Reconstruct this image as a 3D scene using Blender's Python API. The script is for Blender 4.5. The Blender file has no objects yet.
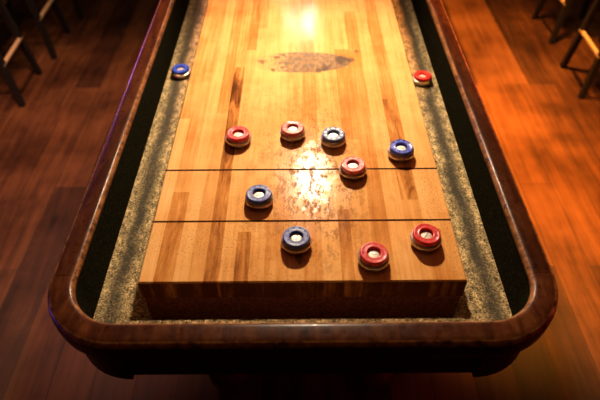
import bpy, bmesh, math, random
from mathutils import Matrix, Vector
random.seed(7)
scene = bpy.context.scene
col = scene.collection
T = 0.80                      # height of the playing surface
Y0, Y1 = 0.5418, 4.30         # near and far end of the playing surface
ROOT = Vector((0, 2.42, 0))   # base of the table
PI = math.pi

# ------------------------------------------------------------------ helpers
def link(name, bm, mat, parent=None, smooth=None, loc=None, label=None):
    off = loc if loc is not None else Vector((0, 0, 0))
    if off.length:
        bmesh.ops.translate(bm, verts=bm.verts, vec=-off)
    bmesh.ops.recalc_face_normals(bm, faces=bm.faces)
    me = bpy.data.meshes.new(name)
    bm.to_mesh(me); bm.free()
    if mat: me.materials.append(mat)
    o = bpy.data.objects.new(name, me)
    col.objects.link(o)
    if smooth is not None:
        for p in me.polygons: p.use_smooth = True
        me.set_sharp_from_angle(angle=math.radians(smooth))
    if parent: o.parent = parent
    if label: o['label'] = label
    return o

def empty(name, loc, label, cat, group=None, rz=0):
    o = bpy.data.objects.new(name, None)
    o.empty_display_size = .1
    col.objects.link(o); o.location = loc; o.rotation_euler = (0, 0, rz)
    o['label'] = label; o['category'] = cat
    if group: o['group'] = group
    return o

def box(bm, x0, x1, y0, y1, z0, z1, bev=0, seg=2):
    r = bmesh.ops.create_cube(bm, size=1)
    vs = r['verts']
    for v in vs:
        v.co = Vector(((x0+x1)/2 + v.co.x*(x1-x0), (y0+y1)/2 + v.co.y*(y1-y0), (z0+z1)/2 + v.co.z*(z1-z0)))
    if bev:
        es = list({e for v in vs for e in v.link_edges})
        bmesh.ops.bevel(bm, geom=es, offset=bev, segments=seg, affect='EDGES', profile=.5)

def lathe(bm, prof, n=48, c=(0, 0, 0)):
    rings = []
    for r, z in prof:
        if r < 1e-6:
            rings.append([bm.verts.new((c[0], c[1], c[2]+z))])
        else:
            rings.append([bm.verts.new((c[0]+r*math.cos(2*PI*k/n), c[1]+r*math.sin(2*PI*k/n), c[2]+z)) for k in range(n)])
    for a, b in zip(rings, rings[1:]):
        for k in range(n):
            k2 = (k+1) % n
            if len(a) == 1 and len(b) == 1: continue
            if len(a) == 1: bm.faces.new((a[0], b[k], b[k2]))
            elif len(b) == 1: bm.faces.new((a[k], a[k2], b[0]))
            else: bm.faces.new((a[k], a[k2], b[k2], b[k]))

def bar(bm, a, b, wa, wb=None, n=4, rot=PI/4):
    """tapered bar between two points; wa/wb are half widths"""
    wb = wa if wb is None else wb
    a, b = Vector(a), Vector(b)
    d = (b-a).normalized()
    up = Vector((0, 0, 1)) if abs(d.z) < .9 else Vector((0, 1, 0))
    s = d.cross(up).normalized(); t = s.cross(d).normalized()
    R = []
    for p, w in ((a, wa), (b, wb)):
        w2 = w*(math.sqrt(2) if n == 4 else 1)
        R.append([bm.verts.new(p + s*w2*math.cos(rot+2*PI*k/n) + t*w2*math.sin(rot+2*PI*k/n)) for k in range(n)])
    for k in range(n):
        bm.faces.new((R[0][k], R[0][(k+1) % n], R[1][(k+1) % n], R[1][k]))
    bm.faces.new(R[0][::-1]); bm.faces.new(R[1])

def sweep(bm, pts, prof, closed=False):
    """pts: list of (x, y, nx, ny) with inward normal; prof: list of (inward, z), a closed cross-section"""
    rows = []
    for x, y, nx, ny in pts:
        rows.append([bm.verts.new((x+nx*n, y+ny*n, z)) for n, z in prof])
    m = len(prof); N = len(rows)
    for i in range(N if closed else N-1):
        a, b = rows[i], rows[(i+1) % N]
        for k in range(m):
            bm.faces.new((a[k], a[(k+1) % m], b[(k+1) % m], b[k]))
    if not closed:
        bm.faces.new(rows[0][::-1]); bm.faces.new(rows[-1])

def arc(cx, cy, r, a0, a1, n=14):
    out = []
    for i in range(n+1):
        a = a0+(a1-a0)*i/n
        out.append((cx+r*math.cos(a), cy+r*math.sin(a), -math.cos(a), -math.sin(a)))
    return out

# ------------------------------------------------------------------ node materials
class M:
    def __init__(s, name):
        s.m = bpy.data.materials.new(name); s.m.use_nodes = True
        s.t = s.m.node_tree; s.b = s.t.nodes['Principled BSDF']
    def n(s, typ, **kw):
        nd = s.t.nodes.new(typ)
        for k, v in kw.items():
            if k in nd.inputs.keys(): s.set(nd.inputs[k], v)
            else: setattr(nd, k, v)
        return nd
    def set(s, inp, v):
        if isinstance(v, bpy.types.NodeSocket): s.t.links.new(v, inp)
        else: inp.default_value = v
    def B(s, **kw):
        for k, v in kw.items(): s.set(s.b.inputs[k.replace('_', ' ')], v)
    def obj(s, scale=(1, 1, 1), loc=(0, 0, 0)):
        tc = s.n('ShaderNodeTexCoord')
        mp = s.n('ShaderNodeMapping', Vector=tc.outputs['Object'], Scale=scale, Location=loc)
        return mp.outputs[0]
    def noise(s, vec, scale, detail=3, rough=.55, dist=0):
        return s.n('ShaderNodeTexNoise', Vector=vec, Scale=scale, Detail=detail, Roughness=rough, Distortion=dist).outputs['Fac']
    def math(s, op, a, b=0, c=None, clamp=False):
        nd = s.n('ShaderNodeMath', operation=op, use_clamp=clamp)
        s.set(nd.inputs[0], a); s.set(nd.inputs[1], b)
        if c is not None: s.set(nd.inputs[2], c)
        return nd.outputs[0]
    def rng(s, v, a, b, c=0., d=1.):
        nd = s.n('ShaderNodeMapRange', clamp=True)
        for i, x in enumerate((v, a, b, c, d)): s.set(nd.inputs[i], x)
        return nd.outputs[0]
    def ramp(s, f, stops, interp='LINEAR'):
        nd = s.n('ShaderNodeValToRGB'); cr = nd.color_ramp; cr.interpolation = interp
        while len(cr.elements) < len(stops): cr.elements.new(.5)
        for e, (p, c) in zip(cr.elements, stops):
            e.position = p; e.color = (*c, 1)
        s.set(nd.inputs[0], f); return nd.outputs[0]
    def mix(s, f, a, b, mode='MIX'):
        nd = s.n('ShaderNodeMix', data_type='RGBA', blend_type=mode)
        s.set(nd.inputs[0], f)
        s.set(nd.inputs[6], (*a, 1) if isinstance(a, tuple) else a)
        s.set(nd.inputs[7], (*b, 1) if isinstance(b, tuple) else b)
        return nd.outputs[2]
    def sep(s, v):
        nd = s.n('ShaderNodeSeparateXYZ'); s.set(nd.inputs[0], v); return nd.outputs
    def bump(s, h, strength=.3, dist=.001):
        nd = s.n('ShaderNodeBump', Strength=strength, Distance=dist, Height=h)
        s.set(s.b.inputs['Normal'], nd.outputs[0])

def mat_playfield():
    m = M('maple butcher block')
    v = m.obj(loc=(0, ROOT.y, 0))                   # x across, y along, in metres from the photographer
    x, y, z = m.sep(v)[:3]
    tone = m.n('ShaderNodeAttribute', attribute_name='stave').outputs['Fac']
    grain = m.noise(m.obj(scale=(120, 5, 40)), 1.0, 4, .6, .4)
    fine = m.noise(m.obj(scale=(420, 22, 100)), 1.0, 3, .6)
    blotch = m.noise(v, 9, 4, .6)
    f = m.math('ADD', tone, m.math('MULTIPLY', m.math('SUBTRACT', grain, .5), .55))
    f = m.math('ADD', f, m.math('MULTIPLY', m.math('SUBTRACT', blotch, .5), .50))
    smoke = m.noise(m.obj(scale=(34, 6, 1)), 1.0, 3, .6, 1.5)
    f = m.math('ADD', f, m.math('MULTIPLY', m.math('MULTIPLY', m.math('SUBTRACT', smoke, .52), 1.6), m.rng(tone, .52, .36)))
    f = m.math('ADD', f, m.math('MULTIPLY', m.math('SUBTRACT', fine, .5), .10))
    base = m.ramp(f, [(0, (.09, .026, .008)), (.22, (.25, .080, .020)), (.48, (.58, .225, .052)), (.72, (.77, .375, .118)), (1, (.87, .50, .20))])
    # pitted specks, denser in drifts
    sp = m.noise(m.obj(scale=(1, .8, 1)), 330, 3, .8)
    drift = m.noise(m.obj(loc=(.31, 1.7, 0)), 7.5, 3, .6)
    spm = m.math('MULTIPLY', m.rng(sp, .56, .63), m.rng(drift, .40, .60))
    base = m.mix(m.math('MULTIPLY', spm, .75), base, (.13, .05, .02))
    # worn centre: bare pale wood with rusty flecks, around (0.015, 0.80)
    dx = m.math('DIVIDE', m.math('SUBTRACT', x, .024), .070)
    dy = m.math('DIVIDE', m.math('SUBTRACT', y, .81), .17)
    rr = m.math('SQRT', m.math('ADD', m.math('MULTIPLY', dx, dx), m.math('MULTIPLY', dy, dy)))
    wear0 = m.rng(rr, 1.25, .15)
    wn = m.noise(m.obj(scale=(1.2, .75, 1)), 55, 5, .7)
    wear = m.rng(m.math('ADD', m.math('MULTIPLY', wear0, .55), wn), .84, .92)
    wear = m.math('MULTIPLY', wear, m.rng(wear0, 0, .25))
    base = m.mix(m.math('MULTIPLY', wear, .75), base, (.86, .66, .40))
    fl = m.noise(m.obj(scale=(1.25, .6, 1), loc=(2.2, .4, 0)), 62, 5, .78)
    flm = m.math('MULTIPLY', m.rng(fl, .52, .57), m.rng(rr, 1.8, .5))
    base = m.mix(m.math('MULTIPLY', flm, .85), base, (.24, .075, .018))
    # worn oval emblem, its lettering rubbed away
    ex = m.math('DIVIDE', m.math('SUBTRACT', x, -.001), .134)
    ey = m.math('DIVIDE', m.math('SUBTRACT', y, 1.238), .050)
    er = m.math('SQRT', m.math('ADD', m.math('MULTIPLY', ex, ex), m.math('MULTIPLY', ey, ey)))
    inside = m.rng(er, 1.0, .97)
    en = m.noise(m.obj(scale=(1, .6, 1)), 95, 4, .7)
    left_fade = m.rng(m.math('ADD', ex, m.math('MULTIPLY', m.math('SUBTRACT', en, .5), 1.2)), -.62, -.25)
    ink = m.math('MULTIPLY', m.math('MULTIPLY', inside, m.rng(en, .30, .60, .45, .95)), m.math('MULTIPLY_ADD', left_fade, .85, .15))
    base = m.mix(ink, base, (.17, .125, .09))
    bn = m.noise(m.obj(scale=(1.4, .7, 1), loc=(.6, .22, 0)), 42, 4, .7)
    def blob(cx, cy, r):
        ax = m.math('DIVIDE', m.math('SUBTRACT', x, cx), r); ay = m.math('DIVIDE', m.math('SUBTRACT', y, cy), r*1.25)
        d = m.math('SQRT', m.math('ADD', m.math('MULTIPLY', ax, ax), m.math('MULTIPLY', ay, ay)))
        return m.rng(m.math('ADD', m.math('SUBTRACT', 1., d), m.math('MULTIPLY', m.math('SUBTRACT', bn, .5), 2.4)), .05, .5)
    st_ = m.rng(m.noise(m.obj(scale=(1.1, .7, 1), loc=(.7, 3.1, 0)), 34, 5, .78), .52, .62)
    st_ = m.math('MULTIPLY', st_, m.rng(rr, 3.4, 1.0))
    base = m.mix(m.math('MULTIPLY', st_, .38), base, (.27, .09, .022))
    bl = m.math('MAXIMUM', blob(-.100, 1.240, .013), blob(-.003, .592, .013))
    for c in ((-.062, 1.262, .010), (.108, 1.248, .020), (.066, 1.212, .017), (.045, 1.196, .011), (-.07, 1.20, .007), (.128, 1.245, .012), (.15, 1.29, .009)):
        bl = m.math('MAXIMUM', bl, blob(*c))
    base = m.mix(m.math('MULTIPLY', bl, .72), base, (.085, .06, .045))
    # smear of black rubber on the left brown stave
    sm = m.math('MULTIPLY', m.math('MULTIPLY', m.rng(m.math('ABSOLUTE', m.math('ADD', x, .156)), .013, .004), m.rng(m.math('ABSOLUTE', m.math('SUBTRACT', y, 1.14)), .085, .02)), m.rng(bn, .46, .62))
    base = m.mix(m.math('MULTIPLY', sm, .8), base, (.10, .04, .02))
    m.B(Base_Color=base)
    ro = m.rng(m.noise(v, 30, 4, .6), .3, .75, .12, .21)
    ro = m.math('ADD', ro, m.math('MULTIPLY', wear0, .05))
    sl = m.math('MULTIPLY', m.math('SUBTRACT', 1., m.math('MULTIPLY', flm, .9)), m.math('ADD', .05, m.math('MULTIPLY', wear, .07)))
    m.B(Roughness=ro, Specular_IOR_Level=sl)
    h = m.math('ADD', m.math('MULTIPLY', fine, .15), m.math('ADD', m.math('MULTIPLY', m.noise(v, 22, 3), .8), m.math('MULTIPLY', m.math('ADD', wear, flm), .35)))
    m.bump(h, .35, .0006)
    return m.m

def mat_rail(name='mahogany rail', k=1.0, rough=.28):
    m = M(name)
    v = m.obj()
    g = m.noise(m.obj(scale=(14, 3.2, 14)), 3.0, 5, .62, .8)
    mot = m.noise(v, 70, 5, .65)
    f = m.math('ADD', m.math('MULTIPLY', g, .75), m.math('MULTIPLY', mot, .25))
    base = m.ramp(f, [(.30, (.022*k, .004*k, .0014*k)), (.5, (.085*k, .020*k, .005*k)), (.72, (.19*k, .056*k, .012*k))])
    sc = m.rng(m.noise(m.obj(scale=(1, .7, 1)), 75, 4, .7), .66, .72)
    base = m.mix(m.math('MULTIPLY', sc, .22), base, (.36, .16, .07))
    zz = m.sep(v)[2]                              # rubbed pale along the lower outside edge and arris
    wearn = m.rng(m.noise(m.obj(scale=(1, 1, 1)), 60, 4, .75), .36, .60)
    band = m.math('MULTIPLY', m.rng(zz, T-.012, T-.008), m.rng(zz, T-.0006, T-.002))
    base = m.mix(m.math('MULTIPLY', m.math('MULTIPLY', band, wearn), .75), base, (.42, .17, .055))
    m.B(Base_Color=base, Roughness=m.rng(mot, .3, .7, rough-.05, rough+.16), Specular_IOR_Level=.12, Coat_Weight=.06, Coat_Roughness=.2)
    m.bump(m.math('ADD', mot, m.math('MULTIPLY', sc, -.4)), .15, .0008)
    return m.m

def mat_carpet(name, dark=False):
    m = M(name)
    v = m.obj(loc=(0, ROOT.y, 0))
    x, y, z = m.sep(v)[:3]
    n1 = m.noise(v, 260, 3, .8)
    n2 = m.noise(m.obj(scale=(1, .6, 1)), 85, 4, .75)
    n3 = m.noise(v, 11, 3, .6)
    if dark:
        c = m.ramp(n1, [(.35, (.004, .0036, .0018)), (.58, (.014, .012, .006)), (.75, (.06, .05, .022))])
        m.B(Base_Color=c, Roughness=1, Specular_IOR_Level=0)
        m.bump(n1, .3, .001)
        return m.m
    c = m.ramp(m.math('ADD', m.math('MULTIPLY', n1, .55), m.math('MULTIPLY', n2, .45)),
               [(.40, (.035, .026, .011)), (.50, (.36, .25, .108)), (.60, (1, .72, .34))])
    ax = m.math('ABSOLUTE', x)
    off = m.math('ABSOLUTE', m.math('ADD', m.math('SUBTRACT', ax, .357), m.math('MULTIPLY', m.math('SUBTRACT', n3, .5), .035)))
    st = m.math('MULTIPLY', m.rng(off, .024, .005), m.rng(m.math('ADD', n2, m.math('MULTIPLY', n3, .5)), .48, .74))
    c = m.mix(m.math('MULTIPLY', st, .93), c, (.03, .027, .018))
    m.B(Base_Color=c, Roughness=.95, Specular_IOR_Level=.1, Sheen_Weight=.15)
    m.bump(m.math('ADD', n1, m.math('MULTIPLY', n2, .7)), .9, .004)
    return m.m

def mat_floor():
    m = M('old plank floor')
    tc = m.n('ShaderNodeTexCoord')
    mp = m.n('ShaderNodeMapping', Vector=tc.outputs['Object'], Rotation=(0, 0, PI/2), Location=(.03, .25, 0))
    def bricks(bias):
        b = m.n('ShaderNodeTexBrick', Vector=mp.outputs[0], Scale=1.0, offset=.37, offset_frequency=3)
        for k, vv in (('Mortar Size', .0016), ('Mortar Smooth', .3), ('Bias', 0), ('Brick Width', 1.15), ('Row Height', .128)):
            b.inputs[k].default_value = vv
        b.inputs['Color1'].default_value = (0, 0, 0, 1); b.inputs['Color2'].default_value = (1, 1, 1, 1)
        b.inputs['Mortar'].default_value = (.5, .5, .5, 1)
        return b
    br = bricks(0)
    g = m.noise(m.obj(scale=(26, 1.6, 1)), 1.5, 5, .65, .6)
    g2 = m.noise(m.obj(scale=(9, .7, 1)), 1.0, 3, .6)
    worn = m.noise(m.obj(), 3.1, 4, .6)
    f = m.math('ADD', m.math('MULTIPLY', m.math('MULTIPLY', br.outputs['Color'], 1.), .34), m.math('ADD', m.math('MULTIPLY', g, .55), m.math('MULTIPLY', g2, .22)))
    f = m.math('ADD', f, m.math('MULTIPLY', m.math('SUBTRACT', worn, .5), .75))
    base = m.ramp(f, [(.30, (.012, .004, .002)), (.50, (.050, .017, .006)), (.68, (.115, .042, .013)), (.95, (.20, .08, .028))])
    base = m.mix(m.math('MULTIPLY', br.outputs['Fac'], .75), base, (.012, .005, .003))
    m.B(Base_Color=base, Roughness=m.rng(worn, .3, .7, .42, .58), Specular_IOR_Level=.3)
    m.bump(m.math('SUBTRACT', m.math('MULTIPLY', g, .3), br.outputs['Fac']), .35, .002)
    return m.m

def mat_simple(name, c, rough=.5, metal=0, noise=0, coat=0, c2=None, scale=60):
    m = M(name)
    if c2 is None: c2 = tuple(x*.7 for x in c)
    nz = m.noise(m.obj(), scale, 4, .65)
    base = m.mix(m.rng(nz, .35, .68), c, c2)
    m.B(Base_Color=base, Roughness=m.rng(nz, .3, .7, max(.05, rough-.06), rough+.1), Metallic=metal, Coat_Weight=coat, Coat_Roughness=.12)
    if noise: m.bump(nz, noise, .0006)
    return m.m

MAPLE = mat_playfield()
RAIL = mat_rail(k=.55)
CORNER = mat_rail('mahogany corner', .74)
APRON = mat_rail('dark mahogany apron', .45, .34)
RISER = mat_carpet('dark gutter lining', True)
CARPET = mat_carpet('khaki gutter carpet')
FLOOR = mat_floor()
INLAY = mat_simple('burnt black line', (.020, .008, .004), .9, c2=(.09, .03, .010), scale=160)
RISERW = mat_simple('stained riser', (.22, .045, .022), .9, noise=.9, c2=(.03, .006, .004), scale=170)
STEEL = mat_simple('polished steel', (.68, .56, .42), .30, .7, c2=(.50, .40, .29), scale=140)
DISC = mat_simple('brushed steel disc', (.74, .69, .61), .45, .3, c2=(.50, .43, .34), scale=260)
RED = mat_simple('red plastic cap', (.72, .018, .014), .32, coat=.08, c2=(.56, .011, .011), scale=180)
RED_WORN = mat_simple('faded red plastic cap', (.56, .045, .022), .36, coat=.2, c2=(.44, .028, .016), scale=150)
BLUE = mat_simple('blue plastic cap', (.035, .05, .46), .28, coat=.2, c2=(.018, .03, .24), scale=180)
BLUE_WORN = mat_simple('scuffed blue plastic cap', (.09, .12, .26), .36, coat=.1, c2=(.03, .05, .20), scale=210)
BLUE_NAVY = mat_simple('navy plastic cap', (.032, .05, .28), .34, coat=0., c2=(.02, .03, .20), scale=180)
BLUE_BRIGHT = mat_simple('bright blue plastic cap', (.02, .07, .55), .25, coat=.3, c2=(.014, .04, .36), scale=180)
MARKS = {m_.name: mat_simple('rubbed '+m_.name, c_, .45) for m_, c_ in ((RED, (.72, .05, .04)), (RED_WORN, (.74, .16, .10)), (BLUE, (.13, .16, .62)), (BLUE_WORN, (.50, .52, .56)), (BLUE_NAVY, (.10, .13, .40)), (BLUE_BRIGHT, (.08, .16, .75)))}
SLOT = mat_simple('dark slot', (.02, .014, .01), .6)
INLAY.node_tree.nodes['Principled BSDF'].inputs['Specular IOR Level'].default_value = 0
STOOLW = mat_simple('near black stool wood', (.004, .002, .0015), .7, c2=(.008, .003, .002), scale=30)
SEAT = mat_simple('dark vinyl seat', (.014, .010, .009), .4, noise=.3, c2=(.022, .014, .011), scale=90)
BRASS = mat_simple('worn brass foot rail', (.95, .70, .40), .40, .5, c2=(.80, .52, .26), scale=70)

# ------------------------------------------------------------------ floor
bm = bmesh.new()
bmesh.ops.create_grid(bm, x_segments=2, y_segments=2, size=1)
for v in bm.verts: v.co = Vector((v.co.x*4.5, 2.0+v.co.y*5.5, 0))
fl = link('floor', bm, FLOOR); fl['kind'] = 'structure'

# ------------------------------------------------------------------ the table
table = empty('shuffleboard_table', ROOT, 'long shuffleboard table with maple playing board, khaki carpeted gutter and dark mahogany rim', 'shuffleboard table')
def part(name, bm, mat, smooth=None, parent=None, label=None):
    return link(name, bm, mat, parent or table, smooth, ROOT, label)

# playing board: staves as faces with their own tone, one solid slab
edges = [-.28, -.254, -.221, -.195, -.169, -.143, -.118, -.093, -.066, -.033, .003, .036, .068, .090, .128, .160, .193, .227, .256, .28]
forced = {0: [(Y0, 1.0, .80)], 1: [(Y0, .76, .45), (.76, 1.15, .60)], 2: [(Y0, .86, .74)], 3: [(Y0, 1.02, .60)],
          4: [(Y0, .75, .42), (.75, 1.04, .40), (1.04, 1.215, .36), (1.215, 1.7, .62)],
          5: [(Y0, .83, .72), (.83, 1.3, .66)], 6: [(Y0, .655, .44), (.655, .84, .66)], 7: [(Y0, .8, .68)], 8: [(Y0, .78, .60), (.78, 1.2, .72)], 9: [(Y0, .9, .66)],
          11: [(Y0, .72, .70)], 12: [(Y0, .71, .46), (.71, 1.1, .66)], 13: [(Y0, .92, .62), (.92, 1.3, .50)], 15: [(Y0, .9, .70)],
          16: [(Y0, .735, .60), (.735, .83, .40), (.83, .9, .62), (.9, 1.07, .42), (1.07, 1.6, .52)], 17: [(Y0, .66, .52), (.66, 1.2, .74)], 17.5: [],
          18: [(Y0, .7, .60), (.7, 1.3, .70)]}
bm = bmesh.new()
tl = bm.loops.layers.float_color.new('stave')
def cface(pts, tone):
    f = bm.faces.new([bm.verts.new(p) for p in pts])
    for l in f.loops: l[tl] = (tone, tone, tone, 1)
zt, zb, bv = T, T-.045, .0025
for i in range(len(edges)-1):
    a, b = edges[i], edges[i+1]
    segs = list(forced.get(i, []))
    y = segs[-1][1] if segs else Y0
    while y < Y1-.01:
        e = min(Y1, y+random.uniform(.5, 1.5))
        if Y1-e < .1: e = Y1
        segs.append((y, e, random.choice([.50, .56, .60, .66, .72, .77])+random.uniform(-.03, .03)))
        y = e
    xa = a+(bv if i == 0 else 0); xb = b-(bv if i == len(edges)-2 else 0)
    for k, (ya, yb, tn) in enumerate(segs):
        q0 = ya+(bv if k == 0 else 0); q1 = yb-(bv if k == len(segs)-1 else 0)
        cface([(xa, q0, zt), (xb, q0, zt), (xb, q1, zt), (xa, q1, zt)], tn)
        if i == 0:
            cface([(a, ya, zt-bv), (xa, q0, zt), (xa, q1, zt), (a, yb, zt-bv)], tn)
            cface([(a, ya, zb), (a, ya, zt-bv), (a, yb, zt-bv), (a, yb, zb)], tn)
        if i == len(edges)-2:
            cface([(b, ya, zt-bv), (xb, q0, zt), (xb, q1, zt), (b, yb, zt-bv)], tn)
            cface([(b, ya, zb), (b, ya, zt-bv), (b, yb, zt-bv), (b, yb, zb)], tn)
        if k == 0:
            cface([(a, Y0, zt-bv), (b, Y0, zt-bv), (xb, Y0+bv, zt), (xa, Y0+bv, zt)], tn)
            cface([(a, Y0, zb), (b, Y0, zb), (b, Y0, zt-bv), (a, Y0, zt-bv)], tn*.08)  # near end face: its shade is painted into the stave tone
        if k == len(segs)-1:
            cface([(a, Y1, zt-bv), (b, Y1, zt-bv), (xb, Y1-bv, zt), (xa, Y1-bv, zt)], tn)
            cface([(a, Y1, zb), (b, Y1, zb), (b, Y1, zt-bv), (a, Y1, zt-bv)], tn)
cface([(-.28, Y0, zb), (.28, Y0, zb), (.28, Y1, zb), (-.28, Y1, zb)], .5)
bmesh.ops.remove_doubles(bm, verts=bm.verts, dist=1e-5)
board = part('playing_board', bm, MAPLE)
for yy in (.6815, .8244):
    bm = bmesh.new()
    box(bm, -.279, .279, yy-.0021, yy+.0021, T-.004, T+.0003)
    part('foul_line', bm, INLAY, parent=board, label='thin dark line across the board')
for yy in (Y1-.14, Y1-.283):
    bm = bmesh.new()
    box(bm, -.279, .279, yy-.0021, yy+.0021, T-.004, T+.0003)
    part('foul_line', bm, INLAY, parent=board, label='thin dark line across the board')
bm = bmesh.new()
box(bm, -.2785, .2785, Y0+.003, Y1-.010, T-.1195, T-.0452)
part('board_riser', bm, RISERW, label='dark red riser under the board')

# gutter carpet
XO, RO = .4345, .135            # rim outline
YO0, YO1 = .4225, Y1+.119
RW = .0448
XI, RI = XO-RW, RO-RW
bm = bmesh.new()
ov = .004
pts = arc(-XO+RO, YO0+RO, RI+ov, PI, 1.5*PI)+arc(XO-RO, YO0+RO, RI+ov, 1.5*PI, 2*PI)+arc(XO-RO, YO1-RO, RI+ov, 0, .5*PI)+arc(-XO+RO, YO1-RO, RI+ov, .5*PI, PI)
lo = [bm.verts.new((p[0], p[1], T-.135)) for p in pts]; hi = [bm.verts.new((p[0], p[1], T-.12)) for p in pts]
n = len(pts)
bm.faces.new(hi); bm.faces.new(lo[::-1])
for k in range(n): bm.faces.new((lo[k], lo[(k+1) % n], hi[(k+1) % n], hi[k]))
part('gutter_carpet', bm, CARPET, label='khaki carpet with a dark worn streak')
# dark lining on the inner wall
outline = arc(-XO+RO, YO0+RO, RO, PI, 1.5*PI)+arc(XO-RO, YO0+RO, RO, 1.5*PI, 2*PI)+arc(XO-RO, YO1-RO, RO, 0, .5*PI)+arc(-XO+RO, YO1-RO, RO, .5*PI, PI)
bm = bmesh.new()
sweep(bm, outline, [(.033, T-.135), (RW-.0006, T-.135), (RW-.0006, T-.0135), (.033, T-.0135)], closed=True)
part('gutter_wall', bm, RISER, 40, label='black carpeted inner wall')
# turned-up carpet edge at the near end
bm = bmesh.new()
N = 120
rows = []
for i in range(N+1):
    xx = -.30+.60*i/N
    j = random.uniform(-.0012, .0012); k = random.uniform(-.0015, .001)
    y = YO0+RW
    rows.append([bm.verts.new(c) for c in ((xx, y-.002, T-.118), (xx, y+.007+j, T-.118), (xx, y+.0068+j, T-.010+k), (xx, y+.0045+j, T-.0055+k), (xx, y-.002, T-.0065+k))])
for a, b in zip(rows, rows[1:]):
    for k in range(5): bm.faces.new((a[k], a[(k+1) % 5], b[(k+1) % 5], b[k]))
bm.faces.new(rows[0]); bm.faces.new(rows[-1][::-1])
part('carpet_edge', bm, CARPET, 50, label='turned up khaki carpet edge at the end rail')

# rim in eight pieces, mitred seams between them
prof = [(.014, -.052), (.006, -.050), (.001, -.043), (0, -.034), (0, -.014), (.0012, -.0075), (.0042, -.0028), (.009, -.0006), (.016, 0), (.033, 0), (.0385, -.0008), (.0422, -.0032), (.0442, -.0072), (RW, -.0115), (RW, -.0132), (.0325, -.0132), (.0325, -.052)]
prof = [(a, T+b) for a, b in prof]
g = .0007
def straight(x0, y0, x1, y1, nx, ny, n=24):
    return [(x0+(x1-x0)*i/n, y0+(y1-y0)*i/n, nx, ny) for i in range(n+1)]
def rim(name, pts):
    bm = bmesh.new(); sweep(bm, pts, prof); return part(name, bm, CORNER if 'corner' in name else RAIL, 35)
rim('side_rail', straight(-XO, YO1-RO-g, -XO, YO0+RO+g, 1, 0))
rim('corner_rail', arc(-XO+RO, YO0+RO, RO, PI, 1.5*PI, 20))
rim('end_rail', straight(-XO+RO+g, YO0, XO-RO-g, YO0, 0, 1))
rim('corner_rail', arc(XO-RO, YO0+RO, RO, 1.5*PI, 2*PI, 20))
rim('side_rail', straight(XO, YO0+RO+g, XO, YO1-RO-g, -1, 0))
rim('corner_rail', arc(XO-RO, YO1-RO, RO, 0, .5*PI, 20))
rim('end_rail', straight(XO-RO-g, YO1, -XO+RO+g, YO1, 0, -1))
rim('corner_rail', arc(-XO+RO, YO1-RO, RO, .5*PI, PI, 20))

# apron under the rim: straight boards and rounded corner blocks
AN = .0225
XA, YA0, YA1 = XO-AN, YO0+AN, YO1-AN
RA = RO-AN
ap = [(0, T-.0515), (0, T-.138), (.003, T-.142), (.0098, T-.142), (.0098, T-.0515)]
cp = [(-.005, T-.0525), (-.005, T-.145), (-.001, T-.151), (.0095, T-.151), (.0095, T-.0525)]
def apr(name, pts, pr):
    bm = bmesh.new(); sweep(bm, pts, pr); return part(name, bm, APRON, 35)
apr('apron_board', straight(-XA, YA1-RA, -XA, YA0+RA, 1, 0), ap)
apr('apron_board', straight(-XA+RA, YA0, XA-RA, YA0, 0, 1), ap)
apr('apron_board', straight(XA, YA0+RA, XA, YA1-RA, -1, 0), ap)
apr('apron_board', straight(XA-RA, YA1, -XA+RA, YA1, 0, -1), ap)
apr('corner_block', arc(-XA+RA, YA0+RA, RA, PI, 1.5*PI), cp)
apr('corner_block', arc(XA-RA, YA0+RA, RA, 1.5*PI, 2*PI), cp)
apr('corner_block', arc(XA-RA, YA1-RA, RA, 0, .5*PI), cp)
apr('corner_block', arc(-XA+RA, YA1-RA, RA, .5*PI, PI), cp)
bm = bmesh.new()
box(bm, -.36, .36, .56, YO1-.14, T-.200, T-.1355)
part('cradle_bed', bm, APRON)
# legs with turned feet
for yy in (.80, YO1-.38):
    for sx in (-1, 1):
        bm = bmesh.new()
        box(bm, sx*.22-.055, sx*.22+.055, yy-.055, yy+.055, .10, T-.200, .006)
        leg = part('leg', bm, APRON)
        bm = bmesh.new()
        lathe(bm, [(0, 0), (.062, 0), (.072, .012), (.075, .03), (.070, .05), (.050, .066), (.046, .078), (.058, .086), (.058, .1), (0, .1)], 32, (sx*.22, yy, 0))
        part('foot', bm, APRON, 40, parent=leg)
    bm = bmesh.new()
    box(bm, -.166, .166, yy-.02, yy+.02, .22, .32, .004)
    part('leg_stretcher', bm, APRON)

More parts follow.
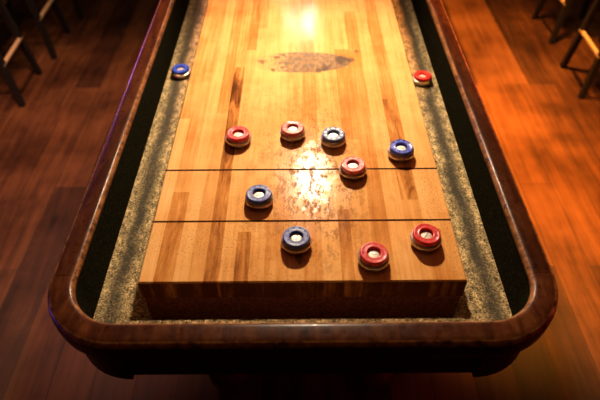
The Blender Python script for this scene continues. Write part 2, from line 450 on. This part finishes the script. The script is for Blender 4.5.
# ------------------------------------------------------------------ pucks
def puck(name, loc, cap, label, rz):
    t = empty(name, loc, label, 'puck', 'shuffleboard pucks on the table', rz)
    bm = bmesh.new()
    lathe(bm, [(0, 0), (.0205, 0), (.0232, .0012), (.0258, .0042), (.0274, .0078), (.0279, .0105), (.0274, .0128), (.0258, .0144), (.0232, .0149), (.0226, .0154), (.0226, .0165), (0, .0165)], 56)
    link('weight', bm, STEEL, t, 50)
    bm = bmesh.new()
    lathe(bm, [(.0112, .0166), (.0234, .0166), (.0244, .0174), (.0246, .0195), (.0244, .0222), (.0236, .0238), (.0222, .0245), (.0206, .0243), (.0198, .0238), (.0152, .0238), (.0144, .0243), (.0130, .0244), (.0118, .0236), (.0112, .022), (.0112, .0166)], 56)
    cp_ = link('cap', bm, cap, t, 40)
    bm = bmesh.new()                                # raised chevrons moulded into the top face
    for k in range(10):
        a = 2*PI*k/10
        for da, r0, r1 in ((-.10, .0157, .0192), (.12, .0192, .0157)):
            r0, r1 = (.0150, .0203) if r0 < r1 else (.0203, .0150)
            p = [(r0, a+da-.10), (r0, a+da+.04), (r1, a+da+.13), (r1, a+da)]
            lo = [bm.verts.new((q[0]*math.cos(q[1]), q[0]*math.sin(q[1]), .0236)) for q in p]
            hi = [bm.verts.new((q[0]*math.cos(q[1]), q[0]*math.sin(q[1]), .0244)) for q in p]
            bm.faces.new(hi)
            for i in range(4): bm.faces.new((lo[i], lo[(i+1) % 4], hi[(i+1) % 4], hi[i]))
    link('raised_marks', bm, MARKS[cap.name], cp_, label='rubbed raised marks round the cap')
    bm = bmesh.new()
    lathe(bm, [(0, .0164), (.0096, .0164), (.0098, .0182), (.0093, .0188), (.0080, .0191), (0, .0192)], 40)
    d = link('centre_disc', bm, DISC, t, 40, label='pale steel disc in the cap')
    bm = bmesh.new()
    box(bm, -.0068, .0068, -.0008, .0008, .0186, .01935, .0003, 1)
    link('slot', bm, SLOT, d)
    return t
G = T-.12
pucks = [
    (-.3485, 1.3692, G, BLUE_BRIGHT, 'bright blue puck lying in the carpeted gutter left of the board', 1.3),
    (.3459, 1.3227, G, RED, 'red puck lying in the carpeted gutter right of the board', .6),
    (-.1358, .9161, T, RED, 'red puck on the dark brown stave, leftmost of the pucks on the board', .9),
    (-.0184, .9338, T, RED_WORN, 'faded red puck beyond the far line, between another red and a grey-blue puck', 2.2),
    (.0691, .9113, T, BLUE_WORN, 'scuffed grey-blue puck beyond the far line, behind a faded red one', .3),
    (.1042, .813, T, RED_WORN, 'faded red puck sitting across the far black line', 1.8),
    (.2089, .8665, T, BLUE, 'deep blue puck just beyond the far line near the right edge of the board', 2.7),
    (-.0819, .732, T, BLUE_NAVY, 'navy blue puck between the two black lines, left of the pale worn patch', .5),
    (-.0103, .6234, T, BLUE_NAVY, 'navy blue puck nearest the camera, in the end zone before the near line', 1.5),
    (.1234, .5849, T, RED, 'red puck closest to the cut end of the board', -.25),
    (.2211, .6271, T, RED, 'red puck by the right edge of the board, just in front of the near line', .95),
]
for x, y, z, cap, lab, rz in pucks:
    puck('shuffleboard_puck', (x, y, z+.0002), cap, lab, rz)

# ------------------------------------------------------------------ bar stools
def make_stool(loc, rz, label):
    t = empty('bar_stool', loc, label, 'stool', 'bar stools standing along both sides of the table', rz)
    h, s, lean = .74, .142, .115
    legs = []
    for sx in (-1, 1):
        for sy in (-1, 1):
            bm = bmesh.new()
            bar(bm, (sx*s, sy*s, 0), (sx*(s-lean*h*.75), sy*(s-lean*h*.75), h-.035), .0125, .016)
            link('leg', bm, STOOLW, t)
    def at(z): return s-lean*.75*z*(h/(h-.035))
    for ax, z, mt, nm in ((0, .215, BRASS, 'foot_rail'), (1, .33, STOOLW, 'stretcher')):
        for sg in (-1, 1):
            q = at(z)
            bm = bmesh.new()
            if ax == 0: bar(bm, (sg*(q+.004), -q-.012, z), (sg*(q+.004), q+.012, z), .0105, n=10)
            else: bar(bm, (-q, sg*q, z), (q, sg*q, z), .009, n=10)
            link(nm, bm, mt, t, 50, label='worn shiny foot rail' if ax == 0 else None)
    bm = bmesh.new()
    lathe(bm, [(0, h-.035), (.145, h-.035), (.152, h-.03), (.152, h-.002), (0, h-.002)], 40)
    link('seat_base', bm, STOOLW, t, 40)
    bm = bmesh.new()
    lathe(bm, [(0, h-.0015), (.150, h-.0015), (.162, h+.01), (.165, h+.025), (.158, h+.042), (.135, h+.052), (0, h+.056)], 40)
    link('seat', bm, SEAT, t, 60)
    return t
for x, y, rz, lab in [
    (-1.505, 2.315, .04, 'dark bar stool nearest the camera on the left of the table'),
    (-1.485, 2.752, .03, 'second dark bar stool on the left of the table, behind the nearest one'),
    (-1.455, 3.215, -.02, 'farthest dark bar stool on the left, only its lower legs in view'),
    (1.520, 2.345, -.03, 'dark bar stool nearest the camera on the right of the table'),
    (1.540, 2.880, .03, 'farther dark bar stool on the right of the table, legs cut by the top edge')]:
    make_stool((x, y, 0.0002), rz, lab)

# ------------------------------------------------------------------ light
def area(name, loc, target, power, c, size, spread=PI, shape='DISK', size_y=None):
    l = bpy.data.lights.new(name, 'AREA'); l.shape = shape; l.size = size
    if size_y: l.size_y = size_y
    l.energy = power; l.color = c; l.spread = spread
    o = bpy.data.objects.new(name, l); col.objects.link(o)
    o.location = loc
    o.rotation_euler = (Vector(target)-Vector(loc)).to_track_quat('-Z', 'Y').to_euler()
    return o
def spot(name, loc, target, power, c, angle, blend=.8, r=.1):
    l = bpy.data.lights.new(name, 'SPOT'); l.energy = power; l.color = c
    l.spot_size = math.radians(angle); l.spot_blend = blend; l.shadow_soft_size = r
    o = bpy.data.objects.new(name, l); col.objects.link(o); o.location = loc
    o.rotation_euler = (Vector(target)-Vector(loc)).to_track_quat('-Z', 'Y').to_euler()
    return o
WARM = (1, .79, .55)
spot('pendant_light', (.03, 1.66, T+.82), (.02, .50, T), 116, WARM, 136, 1.0, .035)
area('pendant_light', (-.055, 3.0, T+.80), (-.05, 2.6, T), 1.7, WARM, .06, math.radians(170))
area('pendant_light', (.05, 3.0, T+.80), (.05, 2.6, T), 3.6, WARM, .04, math.radians(170))
area('overhead_fill', (0, 1.6, 3.2), (0, 1.5, 0), 7, (1, .38, .20), 2.2)  # wide soft fill added overhead to lift the puck shadows, no real fixture
spot('floor_spot', (1.08, 1.55, 2.9), (.96, 1.58, 0), 1900, (1, .33, .035), 37, 1.0)
spot('floor_spot', (1.05, 2.5, 2.9), (.86, 2.55, 0), 1500, (1, .36, .05), 40, 1.0)
spot('red_neon', (2.3, 3.7, 1.15), (.43, 1.0, .78), 50, (1, .03, .03), 34, .6, .10)
spot('violet_neon', (-2.3, 3.7, 1.15), (-.43, 1.0, .78), 55, (.36, .12, 1), 34, .6, .10)
spot('red_neon', (2.4, .7, .55), (.43, .60, .76), 25, (1, .04, .02), 40, .8, .12)
spot('violet_neon', (-2.4, .7, .55), (-.43, .60, .76), 25, (.40, .14, 1), 40, .8, .12)
spot('left_floor_fill', (-1.0, 1.55, 2.9), (-1.02, 1.75, 0), 440, (1, .49, .36), 50, 1.0)  # added fill that lifts the dark floor on the left
spot('foot_rail_fill', (-.7, 1.7, 2.9), (-1.40, 2.45, 0), 70, (1, .62, .30), 34, 1.0)  # this one and its right twin are added to brighten the foot rails
spot('foot_rail_fill', (.7, 1.7, 2.9), (1.42, 2.45, 0), 70, (1, .62, .30), 34, 1.0)
spot('low_red_fill', (.9, -.1, .35), (0, .7, 0), 5, (1, .08, .04), 70, 1.0)  # unseen red fill added to tint the dark floor below the near end
w = bpy.data.worlds.new('dim bar'); scene.world = w; w.use_nodes = True
bg = w.node_tree.nodes['Background']; bg.inputs[0].default_value = (1, .36, .16, 1); bg.inputs[1].default_value = .022

# ------------------------------------------------------------------ camera
cd = bpy.data.cameras.new('camera'); cam = bpy.data.objects.new('camera', cd); col.objects.link(cam)
Rv = Vector((0.99997099, -0.00353079, -0.00674942)); Fv = Vector((-0.00234543, 0.70030666, -0.71383827)); Uv = Rv.cross(Fv)
cam.matrix_world = Matrix(((Rv.x, Uv.x, -Fv.x, -.00092), (Rv.y, Uv.y, -Fv.y, 0), (Rv.z, Uv.z, -Fv.z, T+.75028), (0, 0, 0, 1)))
cd.sensor_width = 36; cd.lens = 36*540/600; cd.clip_start = .02
cd.dof.use_dof = True; cd.dof.focus_distance = 1.08; cd.dof.aperture_fstop = 3.0
scene.camera = cam
scene.view_settings.view_transform = 'Standard'
scene.view_settings.look = 'None'
scene.view_settings.exposure = 0.0
